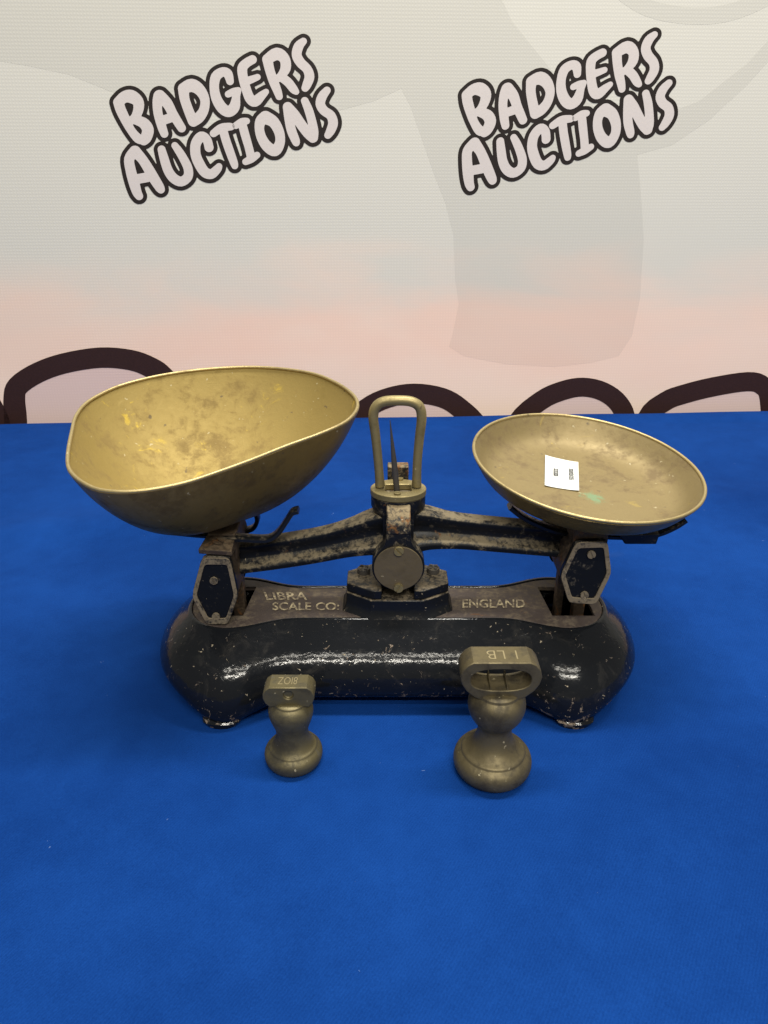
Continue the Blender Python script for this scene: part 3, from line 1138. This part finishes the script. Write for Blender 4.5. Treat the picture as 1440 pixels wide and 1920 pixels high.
def make_supports():
    # under the scoop
    c = at_y(405, 1010, 0.425)
    s = [at_y(392, 996, 0.424), at_y(443, 998, 0.424), at_y(434, 1034, 0.4035), at_y(371, 1030, 0.4035)]
    down = np.array([0, 0.0006, -0.0035])
    mb = MB()
    back = [at_y(395, 994, 0.447) + np.array([0, 0, -0.004]), at_y(441, 996, 0.447) + np.array([0, 0, -0.004])]
    v = [s[3], s[2], s[1], s[0], s[3] + down, s[2] + down, s[1] + down * 3, s[0] + down * 3]
    mb.add(v, [(0, 1, 2, 3), (7, 6, 5, 4), (0, 4, 5, 1), (1, 5, 6, 2), (2, 6, 7, 3), (3, 7, 4, 0)])
    sup = mb.build('pan_support', M['rusty'], ST_L, bevel=0.0006)
    q = at_y(409, 1017, 0.4125)
    nrm = np.cross(np.array(s[1]) - np.array(s[0]), np.array(s[3]) - np.array(s[0]))
    nrm = -nrm if nrm[2] < 0 else nrm
    screw_mesh(q, nrm, (1, 1, 0), 0.0036, 0.0014).build('screw', M['rusty'], sup, angle=30)
    # hub block between the saddle and the bowl
    mb = MB()
    mb.add(*box((s[0][0] * 0.5 + s[1][0] * 0.5, YC + 0.004, 0.1026), (0.009, 0.018, 0.0094)))
    mb.build('hub', M['rusty'], sup, bevel=0.001)
    strap(sup, [(415, 1008), (455, 1008), (485, 1010), (507, 1008), (523, 996), (537, 976), (548, 960), (560, 956)], 0.420, 0.0042, 0.0015,
          taper=[1.0] * 43)
    strap(sup, [(415, 1003), (380, 1001), (330, 996), (290, 990), (250, 974), (215, 953), (203, 940)], 0.428, 0.0045, 0.0013)
    strap(sup, [(430, 998), (460, 994), (476, 988), (483, 974), (480, 960)], 0.455, 0.0040, 0.0014)
    # under the round dish
    mb = MB()
    t0, t1 = at_y(1079, 1016, HEX_Y + 0.001), at_y(1142, 1014, HEX_Y + 0.001)
    xm = (t0[0] + t1[0]) / 2
    mb.add(*box((xm, YC + 0.006, 0.1160), (0.0108, 0.031, 0.0052)))
    sup = mb.build('pan_support', M['rusty'], ST_R, bevel=0.001)
    mb = MB()
    mb.add(*box((xm + 0.002, 0.4575, 0.1215), (0.0085, 0.0085, 0.0036)))
    mb.build('hub', M['rusty'], sup, bevel=0.001)
    strap(sup, [(1085, 1002), (1035, 992), (1000, 978), (978, 966), (955, 948)], 0.428, 0.0045, 0.0016)
    strap(sup, [(1130, 1003), (1190, 1004), (1230, 999), (1262, 986), (1284, 972)], 0.428, 0.0045, 0.0015)
    mb = MB()
    q = [at_y(x, y, 0.418) for x, y in ((1160, 1003), (1238, 1001), (1231, 1021), (1172, 1021))]
    v = [p + np.array([0, d, 0]) for d in (0, 0.012) for p in q]
    mb.add(v, [(0, 1, 2, 3), (7, 6, 5, 4), (0, 4, 5, 1), (1, 5, 6, 2), (2, 6, 7, 3), (3, 7, 4, 0)])
    mb.build('clip', M['strap'], sup, bevel=0.0008)


make_supports()


# ------------------------------------------------------------------ brass scoop on the left stirrup
def shell(rim, bottom, tmax, levels, thick, fprof=None):
    """bowl through a closed 3D rim: inner and outer skin, returns verts, faces, material ids"""
    n = len(rim)
    cen = np.mean(rim, axis=0)

    def skin(off):
        rings = []
        for k in range(levels + 1):
            th = R(tmax) * (1 - k / levels)
            s = math.sin(th) / math.sin(R(tmax))
            g = (1 - math.cos(th)) / (1 - math.cos(R(tmax)))
            if fprof:
                s, g = fprof(1 - k / levels)
            ring = []
            for p in rim:
                q = np.array([bottom[0] + (p[0] - bottom[0]) * s, bottom[1] + (p[1] - bottom[1]) * s, bottom[2] + (p[2] - bottom[2]) * g])
                if off:
                    d = np.array([q[0] - bottom[0], q[1] - bottom[1], 0])
                    l = np.linalg.norm(d) + 1e-9
                    q = q + off * (d / l * min(1, s) * 0.8 + np.array([0, 0, -1]) * (1 - 0.6 * s))
                ring.append(q)
            rings.append(ring)
        return rings
    a, b = skin(0), skin(thick)
    v = [p for r in a for p in r] + [p for r in b for p in r]
    m = (levels + 1) * n
    f, mid = [], []
    for k in range(levels):
        for i in range(n):
            j = (i + 1) % n
            f.append((k * n + i, k * n + j, (k + 1) * n + j, (k + 1) * n + i))
            mid.append(0)
            f.append((m + k * n + i, m + (k + 1) * n + i, m + (k + 1) * n + j, m + k * n + j))
            mid.append(1)
    for i in range(n):
        j = (i + 1) % n
        f.append((i, m + i, m + j, j))
        mid.append(1)
    return v, f, mid


def make_scoop():
    px = [(135.4, 807.5), (141.7, 782.5), (158, 760), (183, 743), (225, 724), (287.5, 707.5), (350, 697), (412.5, 691), (475, 689), (537.5, 693), (591.7, 702.5),
          (633, 720), (660, 739), (670, 755), (667, 772), (646, 793), (600, 814), (537.5, 836.7), (475, 861.7), (412.5, 884.6), (350, 905), (287.5, 918), (237.5, 923),
          (196, 921), (171, 914), (146, 899), (131, 882.5), (127, 866), (129, 840)]
    C, n = np.array([-.11, .445, .180]), np.array([-.03, -.12, 1.0])
    rim = [at_plane(x, y, C, n) for x, y in px]
    rim = resample(catmull(rim, 8, True), 112)
    bottom = np.array([-0.1115, 0.437, 0.1135])
    root = thing('brass_scoop', tuple(bottom), 'deep tarnished brass scoop pan with one flat end on the left of the scale', 'scoop')

    def fprof(u):                                          # u 1 at the rim, 0 at the bottom
        th = R(66) * u
        return max(1e-3, math.sin(th) / math.sin(R(66))), (1 - math.cos(th)) / (1 - math.cos(R(66)))
    v, f, mid = shell(rim, bottom, 66, 22, 0.0014, fprof)
    link_mesh('bowl', v, f, None, root, mats=[M['brass_in'], M['brass_out']], fmat=mid, angle=70)
    link_mesh('rolled_rim', *sweep([p + np.array([0, 0, 0.0002]) for p in rim], circle2(0.00115, 10), None, ref=(0, 0, 1), closed=True), M['rim'], root, angle=80)


make_scoop()


# ------------------------------------------------------------------ round dish on the right stirrup
def make_dish():
    c, r, tx, ty = np.array([0.13425, 0.4575, 0.14606]), 0.0752, -0.0948, 0.1117
    n = np.array([-tx, -ty, 1.0])
    n /= np.linalg.norm(n)
    a = np.array([1, 0, tx])
    a /= np.linalg.norm(a)
    b = np.cross(n, a)
    root = thing('brass_dish', tuple(c - n * 0.0215), 'shallow round brass dish holding a white paper label', 'dish')
    loc = lambda u, v_, d: c + a * u + b * v_ + n * d
    prof = [(0.0005, -0.0188), (0.030, -0.0187), (0.048, -0.0182), (0.0565, -0.0170), (0.0625, -0.0146), (0.0668, -0.0110), (0.0702, -0.0065), (0.0727, -0.0027), (0.0745, 0.0)]
    prof = [tuple(p) for p in catmull([np.array(p) for p in prof], 3)]
    seg = 96
    vs, fs, mid = [], [], []
    for off in (0, 1):
        for rr, d in prof:
            for k in range(seg):
                t = 2 * math.pi * k / seg
                q = rr + off * 0.0012
                vs.append(loc(q * math.cos(t), q * math.sin(t), d - off * 0.0013))
    m = len(prof) * seg
    for off in (0, 1):
        for i in range(len(prof) - 1):
            for k in range(seg):
                p, q = off * m + i * seg + k, off * m + i * seg + (k + 1) % seg
                fs.append((p, q, q + seg, p + seg) if not off else (p, p + seg, q + seg, q))
                mid.append(off)
    for off in (0, 1):
        fs.append(tuple(off * m + k for k in range(seg)) if not off else tuple(off * m + k for k in reversed(range(seg))))
        mid.append(off)
    e = (len(prof) - 1) * seg
    for k in range(seg):
        j = (k + 1) % seg
        fs.append((e + k, e + j, m + e + j, m + e + k))
        mid.append(1)
    link_mesh('dish_body', vs, fs, None, root, mats=[M['dish'], M['brass_out']], fmat=mid, angle=70)
    rim = [loc(r * math.cos(t), r * math.sin(t), 0.0002) for t in np.linspace(0, 2 * math.pi, 128, endpoint=False)]
    link_mesh('rolled_rim', *sweep(rim, circle2(0.00115, 10), None, ref=tuple(n), closed=True), M['rim'], root, angle=80)
    # paper label lying in the dish, printed sideways
    fp = c - n * 0.0182
    q = lambda x, y, lift=0.0: at_plane(x, y, fp, n) + n * lift
    corners = [(1021, 911), (1085.5, 921), (1084, 867.5), (1022, 854)]
    nx = 10
    v, f = [], []
    for i in range(nx):
        for j in range(nx):
            s, t = i / (nx - 1), j / (nx - 1)
            p = [q(*k) for k in corners]
            w = (p[0] * (1 - s) + p[1] * s) * (1 - t) + (p[3] * (1 - s) + p[2] * s) * t
            v.append(w + n * (0.0006 * (2 * abs(s - 0.5)) ** 3))
    f = [(i * nx + j, (i + 1) * nx + j, (i + 1) * nx + j + 1, i * nx + j + 1) for i in range(nx - 1) for j in range(nx - 1)]
    lab = link_mesh('paper_label', v, f, M['paper'], root)
    lab['label'] = 'white paper label printed with a lot number and date'
    # both lines read downwards: text baseline on the left side of the glyphs
    put_text('lot_number', '2220', [q(1038, 879), q(1037.5, 893), q(1047, 893.5), q(1046, 880)], M['print'], lab, n * 0.0006, 0.022)
    put_text('date', '30/03/25', [q(1066, 880), q(1067, 900.5), q(1075.5, 901), q(1074.5, 880.5)], M['print'], lab, n * 0.0008, 0.022)
    M['_verd'].inputs[1].default_value = tuple(q(1114, 931) - np.array(root['_org']))


make_dish()


# ------------------------------------------------------------------ bell weights
def bell_weight(name, loc, prof, handle, hole, ty, material, label, stamp, ribs, rz=0.0):
    root = thing(name, (loc[0], loc[1], 0), label, 'weight', 'brass bell weights in front of the scale')
    c = np.array([loc[0], loc[1], 0.0])
    prof = [prof[0]] + prof[1:]
    link_mesh('bell', *lathe(prof, c, 72), material, root, angle=50, sub=1)
    fn = lambda x, z, d: c + np.array([x, d, z])
    loops = [handle, list(reversed(hole))]
    if ribs:
        v, f = prism(loops, fn, -ty, ty)
    else:
        # the solid handle has a shallow round dimple drilled in its front: outline, bore wall and bore floor
        v, f = prism([handle], fn, -ty, ty)
        n = len(handle)
        f = [q for q in f if not all(i < n for i in q)]
        k = len(v)
        v = v + [fn(x, z, -ty) for x, z in loops[1]] + [fn(x * 0.85, .0533 + (z - .0533) * 0.85, -ty + 0.0016) for x, z in loops[1]]
        m = len(loops[1])
        f += [tuple(i if i < n else k + i - n for i in t) for t in tess(loops)]
        f += [(k + i, k + (i + 1) % m, k + m + (i + 1) % m, k + m + i) for i in range(m)]
        f.append(tuple(range(k + m, k + 2 * m)))
    h = link_mesh('handle', v, f, material, root, bevel=0.0005, angle=30)
    if ribs:
        for x in (-0.0052, 0.0040):
            mb = MB()
            z0 = min(p[1] for p in hole)
            v = [c + np.array(q) for q in ((x - .0006, -ty * .92, z0 - .0005), (x + .0006, -ty * .92, z0 - .0005), (x + .0006, ty * .8, z0 - .0005), (x - .0006, ty * .8, z0 - .0005),
                                           (x - .0003, -ty * .88, z0 + .0014), (x + .0003, -ty * .88, z0 + .0014), (x + .0003, ty * .78, z0 + .0042), (x - .0003, ty * .78, z0 + .0042))]
            mb.add(v, [(0, 3, 2, 1), (4, 5, 6, 7), (0, 1, 5, 4), (1, 2, 6, 5), (2, 3, 7, 6), (3, 0, 4, 7)])
            mb.build('casting_ridge', material, h)
    # stamped figures on the flat top, reading from the far side
    body, x0, x1, y0, y1 = stamp
    zt = max(p[1] for p in handle) + 0.00008
    quad = [c + np.array(q) for q in ((x1, y1, zt), (x0, y1, zt), (x0, y0, zt), (x1, y0, zt))]
    put_text('stamped_lettering', body, quad, M['stamp'], h, (0, 0, 0), -0.012)
    return root


def ellipse(a, b, z, n=32):
    return [(a * math.cos(t), z + b * math.sin(t)) for t in np.linspace(0, 2 * math.pi, n, endpoint=False)]


P_LB = [(0, 0), (.0185, 0), (.0212, .0018), (.0228, .0055), (.0230, .0085), (.0222, .0120), (.0200, .0142), (.0186, .0148), (.0184, .0160), (.0172, .0167), (.0162, .0172),
        (.0130, .0200), (.0108, .0240), (.0098, .0285), (.0096, .0325), (.0102, .0338), (.0104, .0350), (.0128, .0380), (.0155, .0425), (.0166, .0480), (.0161, .0525), (.0143, .0560),
        (.0126, .0572), (.0128, .0586), (.0112, .0600), (0, .0600)]
H_LB = [(-.0155, .0818), (.0155, .0818), (.0186, .0800), (.0212, .0765), (.0222, .0720), (.0212, .0675), (.0185, .0630), (.0145, .0592), (.0105, .0570),
        (-.0105, .0570), (-.0145, .0592), (-.0185, .0630), (-.0212, .0675), (-.0222, .0720), (-.0212, .0765), (-.0186, .0800)]
HO_LB = [(.0165 * math.copysign(abs(math.cos(t)) ** 0.8, math.cos(t)), .0704 + .0072 * math.copysign(abs(math.sin(t)) ** 0.8, math.sin(t))) for t in np.linspace(0, 2 * math.pi, 36, endpoint=False)]
bell_weight('bell_weight', (0.0637, 0.3330), P_LB, H_LB, HO_LB, 0.0078, M['weight'],
            'larger brass bell weight with an open loop handle', ('1 LB', -.0075, .0090, -.0040, .0036), True)
k = 0.0172 / 0.0230
P_OZ = [(0, 0), (.0140, 0), (.0160, .0014), (.0172, .0045), (.0174, .0070), (.0168, .0095), (.0150, .0112), (.0143, .0117), (.0141, .0126), (.0132, .0131), (.0124, .0136),
        (.0108, .0160), (.0098, .0190), (.0094, .0220), (.0094, .0240), (.0098, .0262), (.0112, .0300), (.0127, .0345), (.0132, .0378), (.0127, .0410), (.0114, .0435),
        (.0100, .0446), (.0101, .0456), (.0088, .0466), (0, .0466)]
H_OZ = [(-.0105, .0585), (.0105, .0585), (.0131, .0566), (.0145, .0535), (.0146, .0508), (.0135, .0476), (.0112, .0450), (-.0112, .0450), (-.0135, .0476), (-.0146, .0508),
        (-.0145, .0535), (-.0131, .0566)]
bell_weight('bell_weight', (-0.0540, 0.3400), P_OZ, H_OZ, ellipse(.0030, .0030, .0533, 24), 0.0062, M['weight2'],
            'smaller brass bell weight with a solid dimpled handle', ('8IOZ', -.0062, .0048, -.0030, .0034), False)

# tidy helper properties
for o in bpy.data.objects:
    if '_org' in o:
        del o['_org']
